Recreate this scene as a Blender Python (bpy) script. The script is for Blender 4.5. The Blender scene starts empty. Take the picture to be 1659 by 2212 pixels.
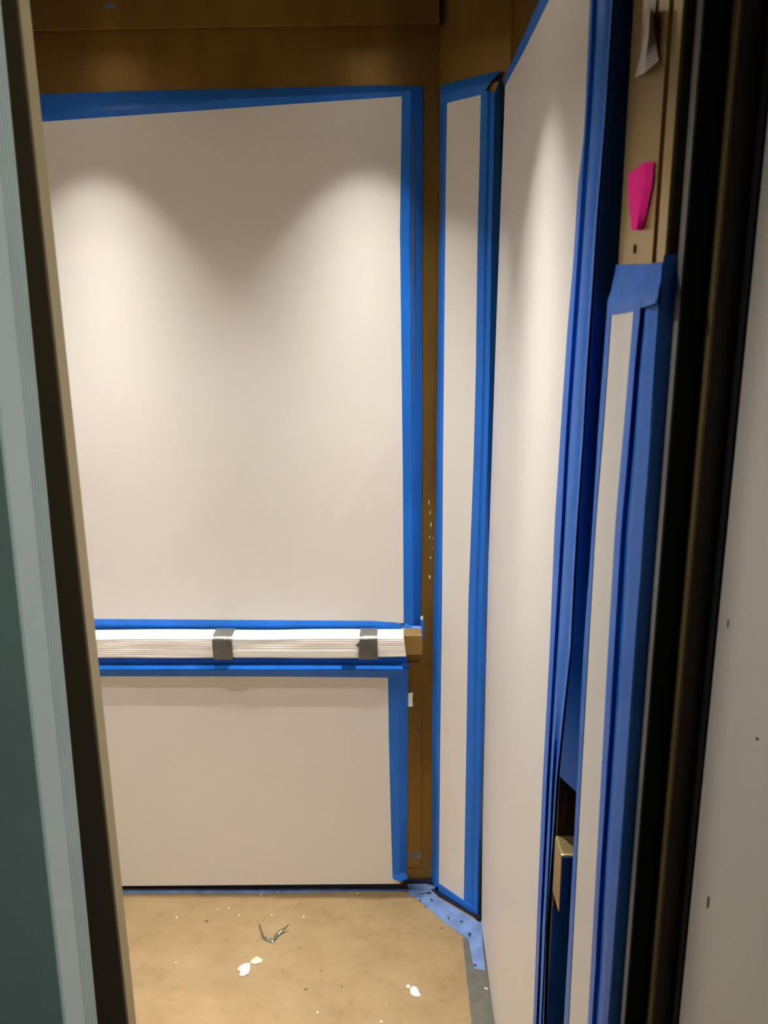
import bpy, math, random
from mathutils import Vector, Matrix, noise
C = bpy.context.scene.collection
random.seed(4)

# ------------------------------------------------------------------ camera
F, CX, CY = 1720.0, 829.5, 1106.0          # focal length in pixels of the 1659x2212 frame
CAM_H = 1.65
_down = (900.0, 8000.0)                    # where plumb lines meet
_vx = 862.0                                # where the cab's depth lines meet (x)
_up = Vector((-(_down[0]-CX), _down[1]-CY, F)).normalized()
_vy = CY-(F*F+(_down[0]-CX)*(_vx-CX))/(_down[1]-CY)
_yc = Vector((_vx-CX, -(_vy-CY), -F)).normalized()
_xc = _yc.cross(_up)
ROT = Matrix((_xc, _yc, _up))              # camera -> world
cam = bpy.data.cameras.new('camera')
camo = bpy.data.objects.new('camera', cam); C.objects.link(camo)
camo.matrix_world = Matrix.Translation((0, 0, CAM_H)) @ ROT.to_4x4()
cam.sensor_fit = 'HORIZONTAL'; cam.sensor_width = 36; cam.lens = F/1659*36
cam.clip_start = 0.02
cam.dof.use_dof = True; cam.dof.focus_distance = 1.9; cam.dof.aperture_fstop = 12
bpy.context.scene.camera = camo

# ------------------------------------------------------------------ light
sc = bpy.context.scene
sc.view_settings.view_transform = 'Standard'; sc.view_settings.look = 'None'
sc.view_settings.exposure = 0.0; sc.view_settings.gamma = 1.0
sc.view_settings.use_curve_mapping = False
w = bpy.data.worlds.new('world'); sc.world = w; w.use_nodes = True
w.node_tree.nodes['Background'].inputs[0].default_value = (0.8, 0.9, 1.0, 1)
w.node_tree.nodes['Background'].inputs[1].default_value = 0.010

def cab_spot(name, x, y, z, power, half=33.0, soft=3.2, spill=0.075, p=3.6, c=0.0085, edge=0.66, col=(1.0, 0.95, 0.875)):
    """recessed reflector lamp: sharp cut-off cone, brightest straight down"""
    l = bpy.data.lights.new(name, 'SPOT'); o = bpy.data.objects.new(name, l); C.objects.link(o)
    o.location = (x, y, z)
    l.energy = power; l.color = col; l.shadow_soft_size = 0.012
    l.spot_size = math.radians(170); l.spot_blend = 0.05
    l.use_nodes = True; nt = l.node_tree; N = nt.nodes; L = nt.links
    em = N['Emission']
    tc = N.new('ShaderNodeTexCoord'); sp = N.new('ShaderNodeSeparateXYZ')
    L.new(tc.outputs['Normal'], sp.inputs[0])
    def m(op, a, b=None, clamp=False):
        n = N.new('ShaderNodeMath'); n.operation = op; n.use_clamp = clamp
        for i, v in enumerate((a, b)):
            if v is None: continue
            if isinstance(v, (int, float)): n.inputs[i].default_value = v
            else: L.new(v, n.inputs[i])
        return n.outputs[0]
    cz = m('MINIMUM', m('ABSOLUTE', sp.outputs[2]), 1.0)
    th = m('ARCCOSINE', cz)
    s = m('SINE', th)
    beam = m('DIVIDE', 1.0, m('ADD', m('POWER', s, p), c))
    mr = N.new('ShaderNodeMapRange'); mr.interpolation_type = 'SMOOTHSTEP'
    mr.inputs['From Min'].default_value = math.radians(half-soft); mr.inputs['From Max'].default_value = math.radians(half+soft)
    mr.inputs['To Min'].default_value = 1.0; mr.inputs['To Max'].default_value = 0.0
    L.new(th, mr.inputs['Value'])
    er = N.new('ShaderNodeMapRange'); er.interpolation_type = 'SMOOTHSTEP'
    er.inputs['From Min'].default_value = math.radians(half-11); er.inputs['From Max'].default_value = math.radians(half)
    er.inputs['To Min'].default_value = 1.0; er.inputs['To Max'].default_value = edge
    L.new(th, er.inputs['Value'])
    cone = m('MULTIPLY', m('MULTIPLY', beam, er.outputs[0]), mr.outputs[0])
    tot = m('ADD', cone, m('MULTIPLY', cz, spill*6))
    L.new(tot, em.inputs['Strength'])
    return o
LZ = 2.26
cab_spot('cab_spot', -0.077, 1.79, LZ, 0.95)
cab_spot('cab_spot', -0.712, 1.79, LZ, 0.95)
cab_spot('cab_spot', -0.008, 1.265, LZ, 1.15)
cab_spot('cab_spot', -0.780, 1.265, LZ, 1.6)
cab_spot('cab_spot', -0.600, 0.98, LZ, 17.5, half=60, soft=9, p=1.0, c=0.1, edge=0.8, spill=0.0, col=(1.0, 0.97, 0.93))  # added flood without a fixture, brightens the jamb and lower boards
def hall_fill_disk(name, x, y, z, aim, e, col):
    a = bpy.data.lights.new(name, 'AREA'); a.shape = 'DISK'; a.size = 0.12; a.energy = e; a.color = col
    o = bpy.data.objects.new(name, a); C.objects.link(o); o.location = (x, y, z)
    o.rotation_euler = (Vector(aim)-Vector((x, y, z))).to_track_quat('-Z', 'Y').to_euler()
hall_fill_disk('hall_fill', -1.7, 0.60, 2.2, (.3, .60, 1.2), 11, (1.0, 0.95, 0.85))  # unseen grazing fill, added to brighten the right frame's reveal
hall_fill_disk('hall_fill', 1.9, -0.35, 2.3, (-.3, .6, 1.2), 38, (0.86, 1.0, 0.95))  # unseen cool fill, added to brighten the left door edges

# ------------------------------------------------------------------ pixel -> real plane
def ray(px, py): return ROT @ Vector((px-CX, -(py-CY), -F))
def hit(px, py, p0, n):
    r = ray(px, py); o = Vector((0, 0, CAM_H)); return o + r*((Vector(p0)-o).dot(n)/r.dot(n))
D = 2.015                                  # back wall
XW = 0.219                                 # face of the board on the right wall
nB = Vector((0, -1, 0)); nR = Vector((-1, 0, 0)); nF = Vector((0, 0, 1))
CA, CB = Vector((0.096, D, 0)), Vector((0.245, 1.888, 0))      # corner panel in plan
cd = (CB-CA).normalized(); nC = Vector((cd.y, -cd.x, 0))       # towards the room
if nC.y > 0: nC = -nC
def back(px, py, off): return hit(px, py, (0, D-off, 0), nB)
def side(px, py, x=XW): return hit(px, py, (x, 0, 0), nR)
def corner(px, py, off): return hit(px, py, CA+nC*off, nC)
def flr(px, py, z=0.0): return hit(px, py, (0, 0, z), nF)
def lerp(tab, v):
    if v <= tab[0][0]: a, b = tab[0], tab[1]
    else:
        a, b = tab[-2], tab[-1]
        for i in range(len(tab)-1):
            if tab[i][0] <= v <= tab[i+1][0]: a, b = tab[i], tab[i+1]; break
    return a[1]+(b[1]-a[1])*(v-a[0])/(b[0]-a[0])

# ------------------------------------------------------------------ materials
def mat(name, col, rough=0.5, metal=0.0, spec=0.5, var=0.0, vscale=6.0, stretch=(1, 1, 1), bump=0.0, bscale=60.0, bstretch=(1, 1, 1), col2=None, lo=0.4, hi=0.65, rvar=0.0):
    m = bpy.data.materials.new(name); m.use_nodes = True; nt = m.node_tree; N = nt.nodes; L = nt.links
    b = N['Principled BSDF']; b.inputs['Base Color'].default_value = (*col, 1)
    b.inputs['Roughness'].default_value = rough; b.inputs['Metallic'].default_value = metal
    b.inputs['Specular IOR Level'].default_value = spec
    tc = N.new('ShaderNodeTexCoord')
    def noi(scale, st, det=5):
        mp = N.new('ShaderNodeMapping'); mp.inputs['Scale'].default_value = st; L.new(tc.outputs['Object'], mp.inputs[0])
        n = N.new('ShaderNodeTexNoise'); n.inputs['Scale'].default_value = scale; n.inputs['Detail'].default_value = det
        L.new(mp.outputs[0], n.inputs['Vector']); return n
    if var > 0 or col2:
        n = noi(vscale, stretch)
        r = N.new('ShaderNodeValToRGB')
        c2 = col2 if col2 else tuple(c*(1-var) for c in col)
        r.color_ramp.elements[0].position = lo; r.color_ramp.elements[1].position = hi
        r.color_ramp.elements[0].color = (*c2, 1); r.color_ramp.elements[1].color = (*col, 1)
        L.new(n.outputs['Fac'], r.inputs[0]); L.new(r.outputs[0], b.inputs['Base Color'])
        if rvar:
            mr = N.new('ShaderNodeMapRange'); mr.inputs['To Min'].default_value = rough-rvar; mr.inputs['To Max'].default_value = rough+rvar
            L.new(n.outputs['Fac'], mr.inputs[0]); L.new(mr.outputs[0], b.inputs['Roughness'])
    if bump > 0:
        n2 = noi(bscale, bstretch, 3)
        bp = N.new('ShaderNodeBump'); bp.inputs['Strength'].default_value = bump; bp.inputs['Distance'].default_value = 0.002
        L.new(n2.outputs['Fac'], bp.inputs['Height']); L.new(bp.outputs[0], b.inputs['Normal'])
    return m
M_BOARD = mat('white_board', (0.80, 0.77, 0.735), 0.42, spec=0.35, var=0.025, vscale=2.5, bump=0.06, bscale=25, bstretch=(1, 1, .15))
M_BOARDEDGE = mat('board_edge', (0.88, 0.88, 0.88), 0.6)
M_TAPE = mat('blue_tape', (0.013, 0.175, 0.74), 0.40, spec=0.4, var=0.18, vscale=14, stretch=(1, 1, .3), bump=0.35, bscale=45, bstretch=(1, 1, .25))
M_TAPEF = mat('blue_floor_tape', (0.16, 0.26, 0.52), 0.45, var=0.3, vscale=25, bump=0.9, bscale=60)
M_BRONZE = mat('bronze_metal', (0.28, 0.165, 0.03), 0.45, metal=0.65, col2=(0.17, 0.095, 0.022), vscale=5, stretch=(1, 1, .4), bump=0.08, bscale=120, bstretch=(1, 1, .05), rvar=0.08)
M_BRONZEL = mat('light_bronze_metal', (0.56, 0.42, 0.185), 0.34, metal=0.8, var=0.15, vscale=4, bump=0.05, bscale=100, bstretch=(1, 1, .05))
M_DARK = mat('shaded_bronze', (0.055, 0.034, 0.017), 0.5, metal=0.3, spec=0.3, var=0.3, vscale=6, stretch=(1, 1, .2))  # bronze with the shade of unlit front faces put into its colour
M_BROWN = mat('brown_metal_and_shade', (0.085, 0.055, 0.03), 0.5, metal=0.2, spec=0.3, var=0.2, vscale=6, stretch=(1, 1, .2))  # brown of marks and bare metal; on the fronts it carries painted shade
M_BRASS = mat('brass_block', (0.34, 0.215, 0.06), 0.4, metal=0.3, var=0.15, vscale=12)
M_BLACK = mat('black_and_shade', (0.006, 0.006, 0.007), 0.6, spec=0.15)  # black of the screw, and of shade painted in at the strike jamb
M_GREYC = mat('cool_grey_paint', (0.43, 0.45, 0.42), 0.55, var=0.08, vscale=5, stretch=(1, 1, .3), bump=0.1, bscale=300)
M_TAN = mat('tan_bronze', (0.46, 0.33, 0.17), 0.5, metal=0.2, spec=0.3, var=0.15, vscale=4, stretch=(1, 1, .4))
M_NAVYSHADE = mat('navy_shade', (0.010, 0.014, 0.04), 0.5)  # shade of the recessed kick put into the colour; torn flaps share it
M_GREY = mat('grey_paint', (0.42, 0.40, 0.36), 0.55, var=0.10, vscale=5, stretch=(1, 1, .3), bump=0.1, bscale=300)
M_TEAL = mat('shaded_grey_paint', (0.25, 0.32, 0.29), 0.5, var=0.08, vscale=6, bump=0.1, bscale=300)
M_RUB = mat('grey_rubber', (0.37, 0.40, 0.37), 0.6, var=0.08, vscale=10)
M_STEEL = mat('pale_steel', (0.50, 0.47, 0.43), 0.35, metal=0.4, var=0.3, vscale=8, stretch=(1, 1, .6))
M_WRAP = mat('white_card_wrap', (0.86, 0.84, 0.80), 0.6, spec=0.3, bump=0.22, bscale=40, bstretch=(.05, 1, 6))
M_DUCT = mat('grey_duct_tape', (0.16, 0.16, 0.15), 0.32, metal=0.35, var=0.2, vscale=30, bump=0.6, bscale=70)
M_DUCTF = mat('floor_duct_tape', (0.13, 0.128, 0.108), 0.45, metal=0.2, var=0.2, vscale=30, bump=0.3, bscale=80)
M_PINK = mat('fluorescent_pink_paper', (1.0, 0.004, 0.30), 0.6, spec=0.2)
M_PAPER = mat('grey_white_paper', (0.55, 0.50, 0.46), 0.6, var=0.12, vscale=30)
M_WHITE = mat('white_scrap', (0.88, 0.85, 0.76), 0.7, var=0.1, vscale=80)
M_SCRAP = mat('grey_plastic', (0.13, 0.13, 0.085), 0.3, spec=0.6, var=0.4, vscale=60)
M_LAM = mat('pale_ceiling_metal', (0.33, 0.30, 0.25), 0.6)

def floor_mat():
    m = mat('tan_floor_paper', (0.58, 0.405, 0.205), 0.62, spec=0.3)
    nt = m.node_tree; N = nt.nodes; L = nt.links; b = N['Principled BSDF']
    tc = N.new('ShaderNodeTexCoord')
    def noi(s, d, st=(1, 1, 1)):
        mp = N.new('ShaderNodeMapping'); mp.inputs['Scale'].default_value = st; mp.inputs['Rotation'].default_value = (0, 0, .5)
        L.new(tc.outputs['Object'], mp.inputs[0])
        n = N.new('ShaderNodeTexNoise'); n.inputs['Scale'].default_value = s; n.inputs['Detail'].default_value = d; n.inputs['Roughness'].default_value = .65
        L.new(mp.outputs[0], n.inputs['Vector']); return n
    def ramp(n, a, b_, ca, cb):
        r = N.new('ShaderNodeValToRGB'); r.color_ramp.elements[0].position = a; r.color_ramp.elements[1].position = b_
        r.color_ramp.elements[0].color = ca; r.color_ramp.elements[1].color = cb; L.new(n.outputs['Fac'], r.inputs[0]); return r
    r1 = ramp(noi(7, 7, (1, 1.6, 1)), .32, .70, (0.225, 0.153, 0.073, 1), (0.30, 0.214, 0.112, 1))
    r2 = ramp(noi(30, 5), .55, .78, (1, 1, 1, 1), (0.72, 0.68, 0.62, 1))
    r3 = ramp(noi(260, 2), .72, .76, (1, 1, 1, 1), (0.55, 0.5, 0.42, 1))
    mx = N.new('ShaderNodeMixRGB'); mx.blend_type = 'MULTIPLY'; mx.inputs[0].default_value = .8
    L.new(r1.outputs[0], mx.inputs[1]); L.new(r2.outputs[0], mx.inputs[2])
    mx2 = N.new('ShaderNodeMixRGB'); mx2.blend_type = 'MULTIPLY'; mx2.inputs[0].default_value = .5
    L.new(mx.outputs[0], mx2.inputs[1]); L.new(r3.outputs[0], mx2.inputs[2])
    L.new(mx2.outputs[0], b.inputs['Base Color'])
    bp = N.new('ShaderNodeBump'); bp.inputs['Strength'].default_value = .35; bp.inputs['Distance'].default_value = .003
    L.new(noi(35, 4).outputs['Fac'], bp.inputs['Height']); L.new(bp.outputs[0], b.inputs['Normal'])
    return m
M_FLOOR = floor_mat()

# ------------------------------------------------------------------ builders
def origin(p):
    v = Vector((0, 0, 0))
    while p is not None: v = v + p.location; p = p.parent
    return v
def obj(name, verts, faces, m, parent=None, smooth=False, loc=None, bevel=0.0):
    o0 = origin(parent)
    base = Vector(loc) if loc is not None else Vector((0, 0, 0))
    me = bpy.data.meshes.new(name)
    me.from_pydata([tuple(Vector(v)-o0-base) for v in verts], [], faces); me.validate(); me.update()
    ms = m if isinstance(m, (list, tuple)) else [m]
    for q in ms: me.materials.append(q)
    o = bpy.data.objects.new(name, me); C.objects.link(o); o.location = base
    if parent is not None: o.parent = parent
    import bmesh
    bm = bmesh.new(); bm.from_mesh(me); bmesh.ops.recalc_face_normals(bm, faces=bm.faces); bm.to_mesh(me); bm.free()
    if smooth:
        for p in me.polygons: p.use_smooth = True
    if bevel:
        b = o.modifiers.new('bevel', 'BEVEL'); b.width = bevel; b.segments = 2; b.limit_method = 'ANGLE'
    return o
def thing(name, label, cat, loc, group=None):
    o = bpy.data.objects.new(name, None); C.objects.link(o); o.location = loc; o.empty_display_size = .05
    o['label'] = label; o['category'] = cat
    if group: o['group'] = group
    return o
def tag(o, label, cat, group=None):
    o['label'] = label; o['category'] = cat
    if group: o['group'] = group
    return o
def struct(o): o['kind'] = 'structure'; return o
def box(name, a, b, m, parent=None, bevel=0.0):
    x0, y0, z0 = a; x1, y1, z1 = b
    v = [(x0, y0, z0), (x1, y0, z0), (x1, y1, z0), (x0, y1, z0), (x0, y0, z1), (x1, y0, z1), (x1, y1, z1), (x0, y1, z1)]
    f = [(0, 1, 2, 3), (4, 5, 6, 7), (0, 1, 5, 4), (1, 2, 6, 5), (2, 3, 7, 6), (3, 0, 4, 7)]
    return obj(name, v, f, m, parent, bevel=bevel)
def prism(name, plan, z0, z1, m, parent=None, lean=0.0, bevel=0.0, zl=1.31):
    n = len(plan)
    v = [(x+lean*(z0-zl), y, z0) for x, y in plan]+[(x+lean*(z1-zl), y, z1) for x, y in plan]
    f = [tuple(range(n)), tuple(range(n, 2*n))]+[(i, (i+1) % n, (i+1) % n+n, i+n) for i in range(n)]
    return obj(name, v, f, m, parent, bevel=bevel)
def slab(name, pts, nrm, th, m, parent=None, bevel=0.0):
    n = len(pts); pts = [Vector(p) for p in pts]
    v = pts+[p-nrm*th for p in pts]
    f = [tuple(range(n)), tuple(range(n, 2*n))]+[(i, (i+1) % n, (i+1) % n+n, i+n) for i in range(n)]
    return obj(name, v, f, m, parent, bevel=bevel)
def resample(pl, n):
    pl = [Vector(p) for p in pl]; acc = [0]
    for a, b in zip(pl, pl[1:]): acc.append(acc[-1]+(b-a).length)
    out = []; j = 0
    for i in range(n+1):
        t = acc[-1]*i/n
        while j < len(pl)-2 and acc[j+1] < t: j += 1
        s = (t-acc[j])/max(1e-9, acc[j+1]-acc[j]); out.append(pl[j].lerp(pl[j+1], min(1, s)))
    return out
def sheet(name, rails, nrm, m, parent=None, n=40, th=.0005, wr=.0012, seed=0, sub=3, scale=(14, 14, 5), smooth=True, grow=1.0):
    """a thin strip stretched between polylines (rails); wrinkles lift it off along nrm"""
    R = [[Vector(p) for p in r] if len(r) == n+1 else resample(r, n) for r in rails]; rows = []
    for k in range(len(R)-1):
        for s in range(sub):
            t = s/sub; rows.append([a.lerp(b, t) for a, b in zip(R[k], R[k+1])])
    rows.append(R[-1]); nr = len(rows)
    V = []; 
    for r_i, row in enumerate(rows):
        k = r_i/(nr-1)
        for p in row:
            q = Vector((p.x*scale[0], p.y*scale[1], p.z*scale[2]))+Vector((seed*7.3, seed*3.1, seed*1.7))
            h = abs(noise.noise(q))+.5*abs(noise.noise(q*2.3))
            V.append(p+nrm*(.0004+wr*h*(min(1, k*4*grow)))) 
    ns = n+1; Fc = []
    tot = len(V); V += [v-nrm*th for v in V]
    for r_i in range(nr-1):
        for i in range(n):
            a = r_i*ns+i; Fc.append((a, a+1, a+ns+1, a+ns)); Fc.append((a+tot, a+ns+tot, a+ns+1+tot, a+1+tot))
    for i in range(n):
        Fc.append((i, i+tot, i+1+tot, i+1)); a = (nr-1)*ns+i; Fc.append((a, a+1, a+1+tot, a+tot))
    for r_i in range(nr-1):
        a = r_i*ns; Fc.append((a, a+ns, a+ns+tot, a+tot)); a = r_i*ns+n; Fc.append((a, a+tot, a+ns+tot, a+ns))
    o = obj(name, V, Fc, m, parent, smooth=False)
    if smooth:
        for p in o.data.polygons: p.use_smooth = True
        import bmesh
        bm = bmesh.new(); bm.from_mesh(o.data)
        for e in bm.edges:
            if len(e.link_faces) == 2 and e.calc_face_angle(0) > math.radians(35): e.smooth = False
        bm.to_mesh(o.data); bm.free()
    return o

# ------------------------------------------------------------------ the setting
XL = -1.12                                 # left wall of the cab
struct(box('floor', (-1.6, -1.6, -0.06), (1.4, 2.2, 0.0), mat('cab_floor', (0.05, 0.045, 0.04), .6)))
wb = struct(prism('wall_back', [(XL-.1, D), (CA.x, D), (CA.x+.06, D+.1), (XL-.1, D+.1)], 0, 2.5, M_BRONZE))
# raised bronze panels of the back wall, proud of it by 2 cm
pf = D-.020
def panel(name, x0, x1, z0, z1, y0, parent): return box(name, (x0, y0, z0), (x1, D-.0005, z1), M_BRONZE, parent, bevel=.0015)
xu = back(915, 900, .02).x; xl = back(911, 1650, .02).x
panel('panel', XL+.05, xu-.022, .83, 2.085, pf, wb)
panel('panel', XL+.05, back(868, 1650, .02).x, .03, .672, pf, wb)
panel('panel', XL+.01, xl, .075, .725, D-.004, wb)
panel('frieze', XL, CA.x-.002, 2.278, 2.498, D-.022, wb)
wc = struct(prism('wall_corner', [(CA.x, CA.y), (CB.x, CB.y), (CB.x+.08, CB.y+.2), (CA.x+.06, CA.y+.1)], 0, 2.5, M_BRONZE))
pc = [CA+cd*.018+nC*.012, CA+cd*.17+nC*.012, CA+cd*.17+nC*.0005, CA+cd*.018+nC*.0005]
prism('panel', [(p.x, p.y) for p in pc], .035, 2.135, M_BRONZE, wc, bevel=.0015)
wr_ = struct(prism('wall_right', [(XW+.022, 1.022), (XW+.022, 1.95), (XW+.15, 1.95), (XW+.15, 1.022)], 0, 2.5, M_BRONZE))
prism('panel', [(XW+.006, 1.008), (XW+.006, 1.835), (XW+.0215, 1.835), (XW+.0215, 1.008)], .012, 2.125, M_BRONZE, wr_, bevel=.0015)
struct(box('wall_left', (XL-.06, .8, 0), (XL, D, 2.5), M_BOARD))
struct(box('ceiling', (XL-.1, .60, 2.5), (.6, D+.1, 2.56), M_LAM))

# ------------------------------------------------------------------ floor covering with its taped edge
fp = [(-1.10, .75), (-1.10, 2.008), (.088, 2.008), (.205, 1.906), (.213, 1.80), (.213, .75)]
fl = thing('floor_covering', 'tan dusty protective paper covering the cab floor, taped along its edges', 'floor covering', (-.4, 1.5, 0))
prism('paper', fp, 0.0003, .0025, M_FLOOR, fl)
fz = .0029
def floor_strip(name, a, b, m, n=30, seed=0, wr=.0010):
    return sheet(name, [[flr(*p, fz) for p in a], [flr(*p, fz) for p in b]], nF, m, fl, n=n, seed=seed, wr=wr, scale=(40, 40, 1), th=.0004)
floor_strip('masking_tape', [(100, 1921), (600, 1919.5), (890, 1912)], [(100, 1931), (600, 1929), (890, 1925)], M_TAPEF, seed=1, n=60, wr=.0004)
wall_side = [back(880, 1910, .0285), back(900, 1909, .010), back(920, 1909, .0075), back(938, 1914, .0075)]
sheet('masking_tape', [wall_side, [flr(*p, .0035) for p in ((882, 1922), (900, 1924), (920, 1926), (944, 1934))], [flr(*p, .0033) for p in ((884, 1936), (900, 1938), (925, 1943), (950, 1950))]], nF, M_TAPEF, fl, n=24, seed=2, wr=.004, scale=(60, 60, 60))
for k, pts in enumerate([[(906, 1931), (920, 1928), (936, 1924), (930, 1930)], [(930, 1940), (935, 1944), (932, 1948)], [(966, 1980), (971, 1982), (970, 1988)], [(993, 1988), (1001, 1990), (996, 1992)], [(1011, 2014), (1018, 2016), (1014, 2026)], [(1023, 2081), (1030, 2084), (1025, 2087)], [(905, 1942), (911, 1944), (908, 1948)]]):
    slab('torn_flap', [flr(x, y, .0062) for x, y in pts], nF, .0006, M_NAVYSHADE, fl)
floor_strip('masking_tape', [(938, 1935), (955, 1944), (992, 1966), (1042, 1996)], [(895, 1937), (955, 1988), (1016, 2034)], M_TAPEF, seed=3, wr=.0018)
floor_strip('masking_tape', [(1040, 1990), (1043, 2040), (1048, 2096)], [(1010, 2018), (1016, 2050), (1024, 2093)], M_TAPEF, seed=4, wr=.0016)
fz = .0026
floor_strip('duct_tape', [(1038, 2015), (1052, 2100), (1075, 2230)], [(999, 2026), (1007, 2100), (1021, 2230)], M_DUCTF, seed=5, wr=.0007)

struct(box('kick_shade_back', (XL, D-.006, .003), (CA.x-.004, D-.0008, .034), M_NAVYSHADE))  # recessed kick of the back wall, its shade painted as a near-black strip
struct(slab('kick_shade_corner', [CA+cd*.003+nC*.0215+Vector((0, 0, .003)), CA+cd*.175+nC*.0215+Vector((0, 0, .003)), CA+cd*.175+nC*.0215+Vector((0, 0, .013)), CA+cd*.003+nC*.0215+Vector((0, 0, .013))], nC, .019, M_NAVYSHADE))  # shadow gap under the corner board, built as a dark strip

# ------------------------------------------------------------------ upper board on the back wall
OB = .026
ub = thing('protective_board', 'large white board taped to the back wall above the wrapped handrail', 'board', (-.45, D-.02, .83))
s0 = XL+.16
zt = lambda px, py: back(px, py, OB)
def ext(p, q, x):                          # extend line p-q to x
    t = (x-p.x)/(q.x-p.x); return p+(q-p)*t
tl = ext(zt(90, 255), zt(868, 200), s0); bl = zt(300, 1345); bl = Vector((s0, bl.y, bl.z))
slab('board', [tl, zt(872, 200), zt(870, 500), zt(878, 1346), bl], nB, .0055, M_BOARD, ub)
def tops(pts, off): 
    P = [back(*p, off) for p in pts]; return [ext(P[0], P[1], s0)]+P
sheet('masking_tape', [tops([(90, 263), (500, 234), (868, 208)], OB), tops([(90, 247), (500, 214), (880, 197)], OB), tops([(85, 204), (300, 196), (600, 190), (825, 184), (914, 186)], .006)], nB, M_TAPE, ub, n=60, seed=11)
sheet('masking_tape', [[zt(*p) for p in ((868, 200), (864, 500), (870, 1000), (872, 1360))], [zt(*p) for p in ((887, 196), (884, 500), (889, 1000), (893, 1368))],
                       [back(*p, .003) for p in ((914, 186), (911, 600), (912, 950), (909, 1340), (905, 1372))]], nB, M_TAPE, ub, n=70, seed=12)
sheet('masking_tape', [tops([(205, 1337), (640, 1340), (800, 1341), (860, 1345), (885, 1356)], OB+.0006), tops([(205, 1353), (500, 1355), (800, 1354), (880, 1368)], OB+.0045), tops([(205, 1367), (440, 1369), (600, 1370), (860, 1372), (912, 1383)], .024)], nB, M_TAPE, ub, n=70, seed=13, wr=.0022)
sheet('masking_tape', [[back(*p, OB+.004) for p in ((873, 1346), (890, 1352), (908, 1352))], [back(*p, OB+.008) for p in ((876, 1356), (895, 1362), (913, 1358))], [back(*p, .02) for p in ((878, 1366), (895, 1378), (914, 1384))]], nB, M_TAPE, ub, n=16, seed=14, wr=.009, scale=(60, 60, 60))
sheet('masking_tape', [[back(*p, .0225) for p in ((908, 1338), (909, 1382))], [back(*p, .021) for p in ((916, 1340), (915, 1383))]], nB, M_TAPE, ub, n=10, seed=15, wr=.001)

# ------------------------------------------------------------------ wrapped handrail
hr = thing('handrail', 'handrail on the back wall wrapped in white card with grey duct tape bands', 'handrail', (-.45, D-.08, .74))
YF, YB = D-.105, D-.050                   # front and back of the wrap
def hz(px, py): return hit(px, py, (0, YF, 0), nB)
xr0, xr1 = XL+.12, hz(872, 1395).x
def wrapz(x):                              # slightly bowed top, sagging bottom
    px = 829.5+(x/1.91*.93)*1720*1.0
    t = noise.noise(Vector((x*3.1, 4.2, 0)))*.003
    return t
prof = []                                  # (y, z) round the wrap, front face ridged
zt_ = hz(600, 1379.5).z; zb_ = hz(600, 1421).z
prof += [(YB, zt_+.003), (YB-.02, zt_+.006), (YF+.010, zt_+.003), (YF+.002, zt_)]
nr_ = 9
for k in range(nr_):
    z = zt_-(zt_-zb_)*(k+.5)/nr_
    prof += [(YF-.0003, z+.0016), (YF+.0002, z-.0012)]
prof += [(YF+.001, zb_), (YF+.008, zb_-.003), (YB-.01, zb_-.003), (YB, zb_)]
nx = 80; V = []; Fc = []; npf = len(prof)
for i in range(nx+1):
    x = xr0+(xr1-xr0)*i/nx
    zz = hz(0, 0)
    px = 829.5+x*870
    dt = noise.noise(Vector((x*4.0, 1.0, 0)))*.0035; db = noise.noise(Vector((x*3.0, 9.0, 0)))*.006+.002*(1 if x > -.1 else 0)
    for j, (y, z) in enumerate(prof):
        k = (zt_-z)/(zt_-zb_)
        slip = .006*k if i == nx else 0
        V.append((x+slip, y+noise.noise(Vector((x*9, z*60, 3)))*.0012-(.004 if False else 0), z+dt*(1-k)+db*k))
for i in range(nx):
    for j in range(npf):
        a = i*npf+j; b = i*npf+(j+1) % npf; Fc.append((a, b, b+npf, a+npf))
Fc += [tuple(range(npf)), tuple(range(nx*npf, nx*npf+npf))]
wrap = obj('card_wrap', V, Fc, M_WRAP, hr); wrap['label'] = 'ridged white card wrapped round the rail'
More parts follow.
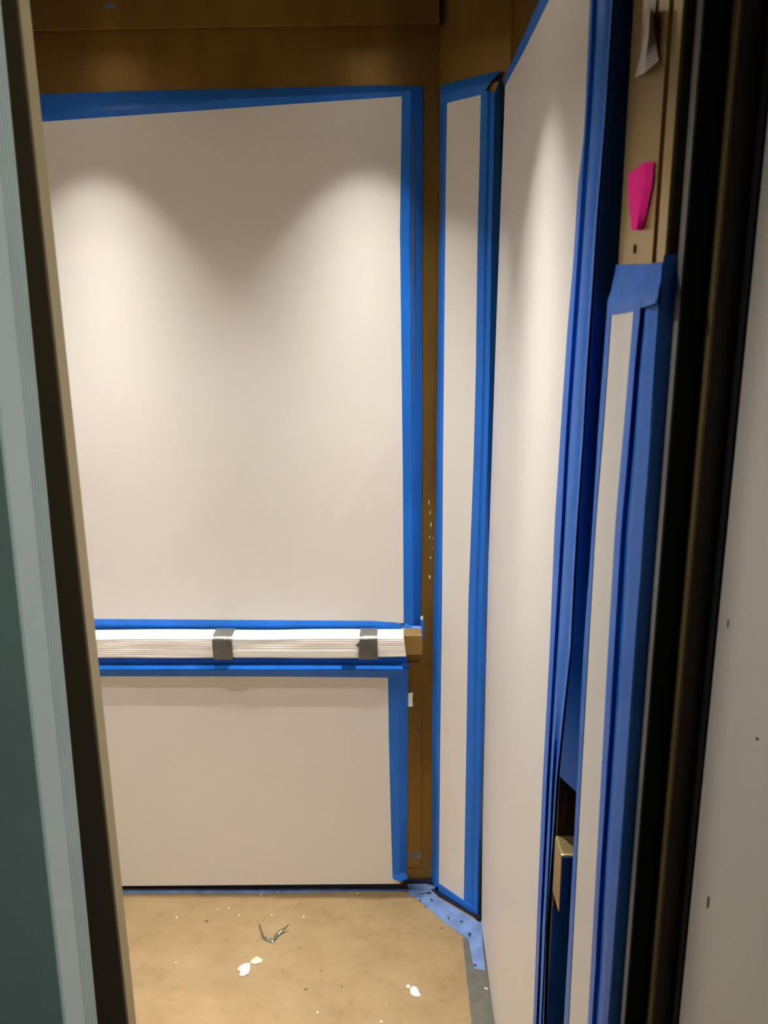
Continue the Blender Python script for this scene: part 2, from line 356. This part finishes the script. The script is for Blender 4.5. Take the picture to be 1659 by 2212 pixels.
# lower lip of the folded card (overlap line)
lip = []
lz = zt_-(zt_-zb_)*.62
xa = hz(700, 1400).x-.09
sheet('card_flap', [[(hz(500, 1400).x+.012, YF-.0016, lz+.001), (xa+.1, YF-.0016, lz), (hz(770, 1400).x, YF-.0016, lz+.001)], [(hz(500, 1400).x+.012, YF-.001, zb_+.003), (xa+.1, YF-.001, zb_+.002), (hz(770, 1400).x, YF-.001, zb_+.004)]], nB, M_WRAP, hr, n=30, seed=3, wr=.001, th=.0012)
def band(pxl0, pxr0, pxl1, pxr1, seed, tail=False):
    xl0, xr0_, xl1, xr1_ = hz(pxl0, 1380).x, hz(pxr0, 1380).x, hz(pxl1, 1420).x, hz(pxr1, 1420).x
    L_ = []; R_ = []
    for y, z, k in ((YB+.001, zt_+.006, 0), (YB-.02, zt_+.0095, 0), (YF+.008, zt_+.0075, 0), (YF-.0035, zt_+.001, .05), (YF-.004, (zt_+zb_)/2, .5), (YF-.0045, zb_-.003, 1), (YF+.008, zb_-.008, 1), (YB-.004, zb_-.008, 1)):
        jit = .0035*noise.noise(Vector((z*90, seed, 0)))
        L_.append((xl0+(xl1-xl0)*k+jit, y, z)); R_.append((xr0_+(xr1_-xr0_)*k-jit*.6, y, z))
    mid = [tuple((Vector(a)+Vector(b))/2) for a, b in zip(L_, R_)]
    o = sheet('duct_tape', [L_, mid, R_], nB, M_DUCT, hr, n=36, seed=seed, wr=.0024, scale=(50, 50, 50), sub=5)
    if tail:
        p = [Vector((hz(779, 1384).x, YF-.0035, hz(779, 1384).z)), Vector((hz(768, 1392).x, YF-.005, hz(768, 1392).z)), Vector((hz(774, 1397).x, YF-.0035, hz(774, 1397).z)), Vector((hz(783, 1396).x, YF-.0035, hz(783, 1396).z))]
        slab('tape_tail', p, nB, .0006, M_DUCT, o)
band(459, 500, 461, 504, 21)
band(777, 815, 774, 816, 22, True)
# bare bronze end of the rail and its stand-off brackets
xe0, xe1 = hz(860, 1395).x, hit(912, 1395, (0, D-.075, 0), nB).x
re = box('rail_end', (xr1-.004, D-.085, hit(890, 1415, (0, D-.085, 0), nB).z), (xe1, D-.022, hit(890, 1373, (0, D-.085, 0), nB).z), M_BRASS, hr, bevel=.002); re['label'] = 'bare bronze end of the rail'
for pa in (467, 756):
    xm = back(pa, 1440, .03).x
    box('bracket', (xm-.017, YB-.004, zb_+.012), (xm+.017, D-.001, zb_+.05), M_BRONZE, hr, bevel=.001)

# ------------------------------------------------------------------ lower board on the back wall
lb = thing('protective_board', 'white board taped to the back wall below the wrapped handrail, down to the floor', 'board', (-.45, D-.02, .02))
q = lambda px, py: back(px, py, OB)
bl = q(300, 1914); tl = q(300, 1450)
slab('board', [Vector((s0, tl.y, tl.z)), q(842, 1450), q(850, 1700), q(863, 1880), q(864, 1909), Vector((s0, bl.y, bl.z-.002))], nB, .0055, M_BOARD, lb)
def left(pts, off):
    P = [back(*p, off) for p in pts]; return [Vector((s0, P[0].y, P[0].z))]+P
zl_ = left([(217, 1447), (600, 1446.5), (880, 1447)], .036)
ledge = [Vector((p.x, D-.004, p.z+.004)) for p in zl_]
sheet('masking_tape', [left([(217, 1461), (600, 1461.5), (840, 1464)], OB), zl_, ledge, [Vector((p.x, D-.0035, p.z+.022)) for p in ledge]], Vector((0, -.7, .7)), M_TAPE, lb, n=70, seed=31, wr=.0012, grow=.5)
sheet('masking_tape', [[q(*p) for p in ((838, 1448), (840, 1600), (844, 1760), (848, 1897))], [q(*p) for p in ((857, 1448), (859, 1600), (862, 1760), (864, 1899))], [back(*p, .008) for p in ((881, 1438), (881, 1600), (880, 1760), (878, 1895))]], nB, M_TAPE, lb, n=60, seed=32)
sheet('masking_tape', [[back(*p, OB+.0006) for p in ((848, 1888), (860, 1890), (872, 1884), (878, 1887))], [back(*p, OB+.007) for p in ((850, 1897), (862, 1903), (873, 1900), (883, 1898))]], nB, M_TAPE, lb, n=14, seed=33, wr=.008, scale=(60, 60, 60))
sheet('masking_tape', [[back(*p, .0275) for p in ((868, 1433), (884, 1432))], [back(*p, .0275) for p in ((870, 1442), (887, 1437))]], nB, M_TAPE, lb, n=10, seed=34, wr=.003, scale=(60, 60, 60))

# ------------------------------------------------------------------ narrow board on the angled corner
OC = .018
cb_ = thing('protective_board', 'tall narrow white board taped to the angled corner panel', 'board', tuple(CA+cd*.09+nC*.012+Vector((0, 0, .04))))
k_ = lambda pts, off=OC: [corner(*p, off) for p in pts]
slab('board', k_([(960, 212), (1046, 196), (1036, 700), (1020, 1300), (1010, 1700), (1014, 1959), (1000, 1946), (945, 1912), (945, 1600), (951, 1000)]), nC, .005, M_BOARD, cb_)
sheet('masking_tape', [k_([(966, 214), (963, 400), (960, 700), (957, 1000), (955, 1300), (951, 1600), (948, 1912)]), k_([(959, 208), (957, 400), (954, 700), (949, 1000), (946, 1300), (943, 1600), (942, 1916)]), k_([(951, 190), (951, 400), (948, 600), (943, 1000), (936, 1340), (933, 1600), (932, 1905), (937, 1925)], .004)], nC, M_TAPE, cb_, n=70, seed=41, wr=.0016, sub=4)
ir = [(1039, 196), (1036, 350), (1032, 500), (1028, 800), (1023, 1000), (1012, 1300), (1007, 1640), (1002, 1944), (1002, 1968)]
sheet('masking_tape', [k_(ir), k_([(x+15, y) for x, y in ir]), k_([(x+21, y) for x, y in ir], OC-.004), k_([(x+30, y+6) for x, y in ir], OC+.002), k_([(1086, 158), (1083, 400), (1078, 700), (1070, 1000), (1060, 1300), (1050, 1640), (1040, 1965), (1037, 1984)], .003)], nC, M_TAPE, cb_, n=70, seed=42, wr=.0012)
sheet('masking_tape', [k_([(952, 226), (1000, 214), (1045, 203)]), k_([(951, 205), (1000, 192), (1060, 178)]), k_([(951, 186), (1000, 172), (1050, 160), (1086, 152)], .006)], nC, M_TAPE, cb_, n=24, seed=43)
sheet('masking_tape', [k_([(946, 1906), (1000, 1943), (1032, 1963)]), k_([(946, 1910), (1000, 1947), (1032, 1968)], OC+.001), k_([(948, 1925), (981, 1945), (1022, 1970), (1035, 1977)], OC-.0005)], nC, M_TAPE, cb_, n=24, seed=44)

# ------------------------------------------------------------------ large board on the right wall
rbt = thing('protective_board', 'floor to ceiling white board taped along the right side wall', 'board', (XW, 1.45, .01))
nearE = [(0, 1275), (100, 1271), (300, 1262), (400, 1249), (567, 1239), (700, 1227), (900, 1213.5), (1125, 1199), (1400, 1188), (1700, 1172), (2000, 1160), (2212, 1152)]
l2 = [(0, 1281), (100, 1278), (400, 1258), (900, 1226), (1125, 1214), (1400, 1198), (1700, 1181), (2000, 1168), (2212, 1159)]
l3 = [(0, 1291), (100, 1288), (400, 1268), (900, 1234), (1125, 1221), (1400, 1205), (1700, 1186), (2000, 1172), (2212, 1163)]
l4 = [(0, 1325), (250, 1309), (500, 1289), (900, 1263), (1125, 1248), (1400, 1233), (1700, 1203), (2000, 1182), (2212, 1176)]
ZS = [2.16-(2.16-.012)*i/90 for i in range(91)]
def byz(tab, x, zs, d=0):                  # the pixel edge laid on the plane x, read off at the heights zs
    P = [hit(lerp(tab, y)+d, y, (x, 0, 0), nR) for y in range(-600, 2213, 40)]
    P = sorted([(p.z, p.y) for p in P])
    def at(z):
        if z <= P[0][0]: return P[0][1]
        return lerp(P, z)
    return [Vector((x, at(z), z)) for z in zs]
def vside(tab, x, zs=ZS, d=0): return byz(tab, x, zs, d)
# far edge (bare) and a top edge at constant height
farp = [side(lerp([(165, 1092), (400, 1083), (700, 1072), (1000, 1062), (1300, 1052), (1640, 1043.5), (1995, 1040)], y), y) for y in (190, 400, 700, 1000, 1300, 1640, 1985)]
farp.append(Vector((XW, farp[-1].y, .006)))
ztop = side(1093, 176).z
ne = byz(nearE, XW, [ztop-.002-(ztop-.03)*i/20 for i in range(21)], 4)
pts = [Vector((XW, farp[0].y, ztop))]+farp+[Vector((XW, ne[-1].y, .006))]+list(reversed(ne))+[Vector((XW, ne[0].y, ztop))]
slab('board', pts, nR, .0055, M_BOARD, rbt)
sheet('masking_tape', [vside(nearE, XW-.0006), vside(l2, XW-.0006), vside(l3, XW+.0045), vside(l3, XW-.001, d=7), vside(l4, XW+.002, d=-9), vside(l4, XW+.0035, d=-5), vside(l4, XW+.0005)], nR, M_TAPE, rbt, n=90, seed=51, wr=.0016, sub=2, scale=(14, 14, 3))
# strip across the top, folded back over the panel edge
yf, yn = farp[0].y, ne[0].y
zi = side(1178, 0).z
sheet('masking_tape', [[(XW, yf, ztop-.005), (XW, yf-.25, ztop-.014), (XW, yn, ztop-.02)], [(XW, yf, ztop+.012), (XW, yn, ztop+.012)], [(XW+.012, yf, ztop+.035), (XW+.012, yn, ztop+.035)]], nR, M_TAPE, rbt, n=40, seed=52)
# end face of the side wall covered in blue tape (faces the doorway), torn at the bottom by the rail end
YE = 1.004
def eface(px, py, Y=.955): return hit(px, py, (0, Y, 0), nB)
et = thing('masking_tape_cover', 'dark blue tape covering the shaded end of the right wall behind the narrow jamb board', 'tape', (XW+.03, YE, .9))
zlo = [eface(1201, 1714).z, eface(1222, 1733).z, eface(1250, 1790).z]
zr = [[2.2-(2.2-z)*i/40 for i in range(41)] for z in zlo]
e0 = [p+Vector((.0022, .0012, 0)) for p in byz(l4, XW, zr[0])]
e1 = [Vector((XW+.032, .957, z)) for z in zr[1]]; e2 = [Vector((XW+.09, .957, z)) for z in zr[2]]
sheet('masking_tape', [e0, e1, e2], nB, M_TAPE, et, n=40, seed=61, wr=.002)
sheet('masking_tape', [[(XW+.003, YE, .84), (XW+.003, YE, .3)], [(XW+.028, YE, .82), (XW+.028, YE, .3)]], nB, M_TAPE, et, n=20, seed=62, wr=.001)
slab('bare_patch', [eface(x, y, .9520) for x, y in ((1303, 632), (1320, 632), (1310, 745), (1293, 745))], nB, .0015, M_BROWN, et)['label'] = 'patch of bare brown metal showing between tape strips'
struct(box('trim_2', (XW+.004, YE+.003, 0), (XW+.15, YE+.016, 2.5), M_DARK))
# bronze rail end sticking out of the end of the side wall
bx = thing('rail_bracket', 'small bronze box bracket on the end of the right wall, beside the narrow jamb board', 'bracket', (.25, .97, .83))
box('bracket_body', (.2186, .952, .832), (.30, .996, .925), M_BRONZEL, bx, bevel=.003)
box('shaded_plate', (.2198, .9505, .8335), (.30, .9525, .923), mat('shade_blue_metal', (.03, .06, .13), .3, metal=.3), bx, bevel=.001)  # unlit front of the bracket: shade and blue reflection put into the colour
box('wall_plate', (.2215, .9965, .80), (.30, 1.003, 1.03), M_DARK, bx, bevel=.001)
slab('red_edge', [(.2300, .996, 1.000), (.2325, .996, .99), (.2320, .996, .95), (.2285, .996, .944)], nB, .001, mat('red_reflection', (.16, .05, .03), .4, metal=.6), bx)  # reddish reflection of the bracket, put in as a coloured sliver

# ------------------------------------------------------------------ front return of the cab (right jamb) with its narrow board
XC = .236
DF, DN = .900, .748
col = struct(prism('trim_3', [(XC, .782), (XC, DF), (XC+.05, DF), (XC+.05, DF+.01), (XC+.2, DF+.01), (XC+.2, DN), (XC+.001, DN), (XC+.001, .772), (XC+.012, .772), (XC+.012, .782)], 0, 2.5, [M_BRONZEL]))
box('shaded_front', (XC+.003, DN-.003, 0), (XC+.03, DN-.0003, 2.5), M_DARK, col)  # unlit front of the return, its shade put into a darker sheet
jb = thing('protective_board', 'narrow white board taped to the right door jamb below the pink tag', 'board', (XC-.008, .86, 0))
XJ = XC-.008
a_l = [(650, 1314), (900, 1295), (1125, 1281), (1400, 1262), (1700, 1247), (2212, 1219)]
a_i = [(650, 1322), (900, 1305), (1125, 1286.5), (1400, 1271), (1700, 1254), (2212, 1228)]
b_i = [(670, 1369), (900, 1350), (1125, 1330), (1400, 1314), (1700, 1298), (2212, 1270)]
b_1 = [(670, 1385), (900, 1364), (1125, 1345), (1400, 1329), (1700, 1310), (2212, 1280)]
b_2 = [(670, 1391), (900, 1372), (1125, 1355), (1400, 1340), (1700, 1318), (2212, 1290)]
b_3 = [(670, 1412), (900, 1398), (1125, 1378), (1400, 1360), (1700, 1337), (2212, 1310)]
ztj = hit(1345, 672, (XJ, 0, 0), nR).z
ZJ = [ztj+.012-(ztj-.01)*i/70 for i in range(71)]
js = lambda tab, x, d=0: byz(tab, x, ZJ, d)
L_ = js(a_i, XJ, -4); R_ = js(b_i, XJ, 6)
slab('board', list(L_)+list(reversed(R_)), nR, .006, M_BOARD, jb)
sheet('masking_tape', [js(a_i, XJ-.0006), js(a_l, XJ-.0006), js(a_l, XJ+.007, 3)], Vector((-1, 0, 0)), M_TAPE, jb, n=70, seed=71, wr=.001, sub=2)
sheet('masking_tape', [js(b_i, XJ-.0006), js(b_1, XJ-.0006), js(b_2, XJ+.0045), js(b_2, XJ+.003, 9), [Vector((XC-.0005, DN-.001, p.z)) for p in js(b_3, XC)]], Vector((-.9, -.4, 0)), M_TAPE, jb, n=70, seed=72, wr=.0016)
zc = hit(1380, 572, (XC, 0, 0), nR).z
fr = [Vector((XC-.001, DN-.0035, zc+.004)), Vector((XC-.001, DN-.0035, .9)), Vector((XC-.001, DN-.0035, .02))]
sheet('masking_tape', [fr, [p+Vector((.022, 0, 0)) for p in fr]], nB, M_TAPE, jb, n=40, seed=73, wr=.001)
h_ = lambda pts, x: [hit(*p, (x, 0, 0), nR) for p in pts]
sheet('masking_tape', [h_([(1316, 680), (1345, 676), (1372, 670), (1417, 655)], XJ-.0008), h_([(1316, 650), (1345, 645), (1380, 640), (1424, 638)], XJ-.001), h_([(1322, 628), (1350, 620), (1390, 618), (1429, 610)], XJ+.002), h_([(1333, 572), (1365, 571), (1400, 570), (1434, 566)], XC-.0006)], nR, M_TAPE, jb, n=30, seed=74, wr=.0022, scale=(30, 30, 40))

# screw on the jamb
sv = hit(1372, 538, (XC, 0, 0), nR)
V = []; Fc = []
for k in range(12):
    a = k*math.pi/6; V += [(XC-.0012, sv.y+.0030*math.cos(a), sv.z+.0042*math.sin(a)), (XC+.002, sv.y+.0036*math.cos(a), sv.z+.005*math.sin(a))]
Fc = [tuple(range(0, 24, 2))]+[(2*k, 2*k+1, (2*k+3) % 24, (2*k+2) % 24) for k in range(12)]+[tuple(range(1, 24, 2))]
tag(obj('screw', V, Fc, M_BLACK), 'small dark screw in the bronze jamb under the pink tag', 'screw')
# pink tag: folded paper, two facets
pk = thing('paper_tag', 'bright fluorescent pink folded paper tag stuck on the bronze jamb', 'tag', tuple(hit(1375, 497, (XC-.002, 0, 0), nR)))
sheet('paper', [h_([(1357, 376), (1357, 410), (1360, 450), (1365, 497)], XC-.0008), h_([(1393, 350), (1390, 400), (1383, 450), (1377, 497)], XC-.006), h_([(1414, 350), (1411, 395), (1400, 450), (1389, 497)], XC-.001)], nR, M_PINK, pk, n=20, seed=81, wr=.001, smooth=True, sub=3)
wt = thing('paper_tag', 'crumpled greyish white paper tag hanging from tape at the top of the bronze jamb', 'tag', tuple(hit(1390, 168, (XC-.002, 0, 0), nR)))
sheet('paper', [h_([(1401, 22), (1392, 80), (1382, 130), (1373, 168)], XC-.0008), h_([(1409, 22), (1406, 80), (1400, 120), (1396, 158)], XC-.009), h_([(1414, 30), (1420, 80), (1423, 115), (1425, 131)], XC-.002)], nR, M_PAPER, wt, n=20, seed=82, wr=.002)
sheet('tape', [h_([(1400, -2), (1401, 26)], XC-.0008), h_([(1420, -2), (1417, 30)], XC-.0008)], nR, M_PAPER, wt, n=6, seed=83)

# ------------------------------------------------------------------ strike jamb: steps from the cab out to the hall frame
d2 = struct(prism('trim_4', [(.2470, .7445), (.2470, .729), (.262, .729), (.262, .7445)], 0, 2.5, M_STEEL))
struct(prism('trim_5', [(.2476, .7285), (.2476, .7255), (.40, .7255), (.40, .7285)], 0, 2.5, M_BLACK))  # unlit bronze face, its shade put into the black colour
dd = struct(prism('trim_6', [(.2690, .7235), (.2690, .7105), (.42, .7105), (.42, .7235)], 0, 2.5, M_BRONZEL))
box('shaded_front', (.2705, .7078, 0), (.42, .7103, 2.5), M_BROWN, dd)  # dim hall-side face, shade painted on as a brown sheet
struct(prism('trim_7', [(.289, .706), (.289, .690), (.42, .690), (.42, .706)], 0, 2.5, M_BLACK))  # shadowed gap, built as a black strip
hf = struct(prism('trim_8', [(.289, .686), (.289, .50), (.6, .50), (.6, .686)], 0, 2.6, M_GREY, bevel=.002))

for pts in ([(1528, 1936), (1532, 1937), (1530, 1960), (1526, 1963)], [(1572, 1338), (1574, 1339), (1572, 1356), (1570, 1356)], [(1633, 1592), (1638, 1594), (1636, 1600), (1632, 1598)]):
    slab('scuff_mark', [hit(x, y, (.2885, 0, 0), nR) for x, y in pts], nR, .0004, M_BROWN, hf)

# ------------------------------------------------------------------ doors on the left, half closed
XD = -.330
dr = struct(prism('door_1', [(XD, .798), (XD, .776), (XD-.9, .776), (XD-.9, .798)], 0, 2.5, M_TAN))
box('shaded_front', (XD-.9, .7725, 0), (XD-.0012, .7757, 2.5), M_BROWN, dr)  # unlit front of the bronze door, shade put into a dark brown sheet
dh = struct(prism('door_2', [(XD, .682), (XD, .6435), (XD-.0015, .6425), (XD-.9, .6425), (XD-.9, .682)], 0, 2.5, [M_GREYC], lean=.020))
sk = prism('shaded_door_face', [(XD-.0012, .6423), (XD-.0012, .640), (XD-.9, .640), (XD-.9, .6423)], 0, 2.5, M_TEAL, dh, lean=.020)  # hall-side face of the grey door, dim cool shade put into its colour
rib = [(XD-.03, .715)]
nrb = 6
pts = []
y0, y1 = .6822, .7155
for k in range(nrb):
    a = y0+(y1-y0)*k/nrb; b = y0+(y1-y0)*(k+1)/nrb
    pts += [(XD-.0004, a+.0002), (XD-.0004, b-.0014), (XD-.0018, b-.0012), (XD-.0018, b-.0002)]
prism('ribbed_edge', pts+[(XD-.03, y1), (XD-.03, y0)], 0, 2.5, M_RUB, dh, lean=.020)

# ------------------------------------------------------------------ small things on the walls
def chip(name, pts, nrm, m, label, cat, th=.0008, group=None):
    return tag(slab(name, pts, nrm, th, m), label, cat, group)
chip('paper_label', [back(*p, .0052) for p in ((881, 1497), (892, 1496), (891, 1512), (892, 1526), (881, 1527))], nB, M_BOARDEDGE, 'small white paper label on the bronze strip beside the lower board', 'label')
chip('paper_scrap', [back(*p, .0215) for p in ((908, 1332), (914, 1330), (914, 1340), (908, 1341))], nB, M_BOARDEDGE, 'tiny white scrap above the crumpled tape at the upper board corner', 'scrap')
chip('tape_scrap', [back(*p, .0225) for p in ((226, 10), (240, 7), (250, 12), (244, 17), (230, 18))], nB, M_TAPEF, 'small blue tape scrap on the brown metal near the ceiling', 'tape')
o = sheet('tape_scrap', [[back(*p, .0045) for p in ((896, 1582), (903, 1584), (909, 1588))], [back(*p, .007) for p in ((897, 1576), (902, 1580), (908, 1585))]], nB, M_SCRAP, None, n=8, seed=91, wr=.002)
tag(o, 'little torn tape remnant halfway up the bronze strip beside the lower board', 'tape')
o = sheet('tape_scrap', [[back(*p, .0045) for p in ((883, 1854), (897, 1855), (911, 1854))], [back(*p, .0045) for p in ((883, 1838), (895, 1841), (911, 1839))]], nB, M_DUCT, None, n=10, seed=92, wr=.0012)
tag(o, 'torn grey tape piece at the foot of the bronze strip beside the lower board', 'tape')
random.seed(8)
spots = [(927, 1085, 2, 8), (929, 1108, 2, 7), (931, 1133, 3, 6), (928, 1160, 2, 3), (936, 1163, 2, 3), (930, 1205, 3, 4), (928, 1246, 4, 5), (934, 1184, 2, 2)]
for x, y, a, b in spots:
    P_ = [back(x+a*.6*math.cos(t*1.05)*random.uniform(.6, 1.2), y+b*.9*math.sin(t*1.05)*random.uniform(.6, 1.2), .0012) for t in range(6)]
    tag(slab('paint_fleck', P_, nB, .0008, M_WHITE), 'tiny white fleck on the bronze corner strip beside the upper board', 'fleck', 'white flecks on the corner strip')

# ------------------------------------------------------------------ litter on the floor
def scrap(name, px, label, cat, lift=.003, m=M_WHITE, seed=0, group=None):
    """flat irregular scrap with a curled edge; px is its outline"""
    pts = [flr(*p, .0034) for p in px]; c = sum(pts, Vector())/len(pts)
    n = len(pts); V = [c+Vector((0, 0, .0008))]; Fc = []
    for ring, k in ((1, .55), (2, 1.0)):
        for i, p in enumerate(pts):
            h = abs(noise.noise(Vector((i*1.3, seed, ring))))*lift*ring*.5
            V.append(c.lerp(p, k)+Vector((0, 0, .0003+h)))
    m0 = len(V); V += [v-Vector((0, 0, .0005)) for v in V]
    for i in range(n):
        j = (i+1) % n
        for off, fl_ in ((0, 0), (m0, 1)):
            Fc.append((off, off+1+i, off+1+j)); Fc.append((off+1+i, off+1+n+i, off+1+n+j, off+1+j))
        Fc.append((1+n+i, 1+n+j, m0+1+n+j, m0+1+n+i))
    return tag(obj(name, V, Fc, m), label, cat, group)
scrap('paper_scrap', [(513, 2092), (522, 2085), (530, 2081), (540, 2081), (540, 2093), (537, 2104), (527, 2109), (517, 2107), (520, 2099)], 'larger torn white paper scrap on the tan floor, left of centre', 'scrap', seed=1)
scrap('paper_scrap', [(540, 2078), (548, 2070), (556, 2066), (567, 2073), (566, 2078), (554, 2083), (546, 2082)], 'smaller pale translucent scrap touching the larger torn white scrap on the floor', 'scrap', seed=2, m=mat('pale_scrap', (.72, .62, .42), .5))
scrap('paper_scrap', [(886, 2135), (892, 2131), (899, 2132), (903, 2138), (906, 2146), (909, 2151), (903, 2154), (894, 2152), (887, 2147)], 'round white paper scrap on the floor near the right wall', 'scrap', seed=3)
scrap('paper_scrap', [(877, 2130), (881, 2127), (886, 2129), (885, 2134), (880, 2135)], 'tiny round white scrap beside the round paper scrap near the right wall', 'scrap', seed=4)
scrap('paper_scrap', [(1047, 2132), (1054, 2136), (1053, 2138), (1046, 2134)], 'tiny white sliver lying on the grey floor tape', 'scrap', seed=5, lift=.001)
for i, (x, y, s) in enumerate([(563, 1933, 3), (601, 1926, 2), (494, 1961, 2.5), (587, 1977, 2.5), (656, 1980, 3), (471, 1965, 2), (772, 1930, 2.5), (517, 1977, 2), (686, 2187, 4), (381, 1982, 3), (567, 1930, 2), (824, 2207, 4), (380, 2080, 3)]):
    a0 = i*1.1
    px = [(x+s*1.0*math.cos(a0+t*1.256)*(.6+.4*((t*i) % 2)), y+s*.62*math.sin(a0+t*1.256)) for t in range(5)]
    scrap('paper_crumb', px, 'tiny pale crumb of debris on the tan floor', 'crumb', seed=10+i, lift=.004, group='pale crumbs scattered on the floor')
for i, (x, y, s) in enumerate([(447, 1989, 4), (660, 2137, 4), (955, 2005, 3), (694, 2096, 2.5), (738, 2131, 3), (920, 1958, 2.5), (645, 2046, 2)]):
    px = [(x+s*1.2*math.cos(.6+t*1.256), y+s*.45*math.sin(.6+t*1.256)-s*.5*math.cos(.6+t*1.256)) for t in range(5)]
    scrap('dark_crumb', px, 'tiny dark crumb of debris on the tan floor', 'crumb', seed=30+i, lift=.003, m=M_SCRAP, group='dark crumbs scattered on the floor')
# curled strip of grey plastic
cen = [((558, 2000), .004), ((563, 2014), .004), ((566, 2026), .003), ((576, 2033), .002), ((590, 2037), .002), ((597, 2028), .004), ((602, 2020), .007), ((610, 2014), .012), ((618, 2009), .02), ((625, 2002), .03)]
wd = [(4, -3), (4, -2), (5, -3), (3, -5), (1, -7), (-2, -8), (-3, -6), (-2, -4), (-1, -1.5), (0, -.6)]
ra = [flr(p[0], p[1]+h*250, .0035)+Vector((0, 0, h*.6)) for (p, h) in cen]
rb_ = [flr(p[0]+d_[0]*.9, p[1]+d_[1]+h*250, .0035)+Vector((0, 0, h*.6+.003)) for (p, h), d_ in zip(cen, wd)]
tag(sheet('plastic_strip', [ra, rb_], Vector((0, -.6, .8)), M_SCRAP, None, n=36, seed=95, wr=.0016, scale=(60, 60, 60)), 'curled strip of dark grey plastic lying on the tan floor', 'scrap')
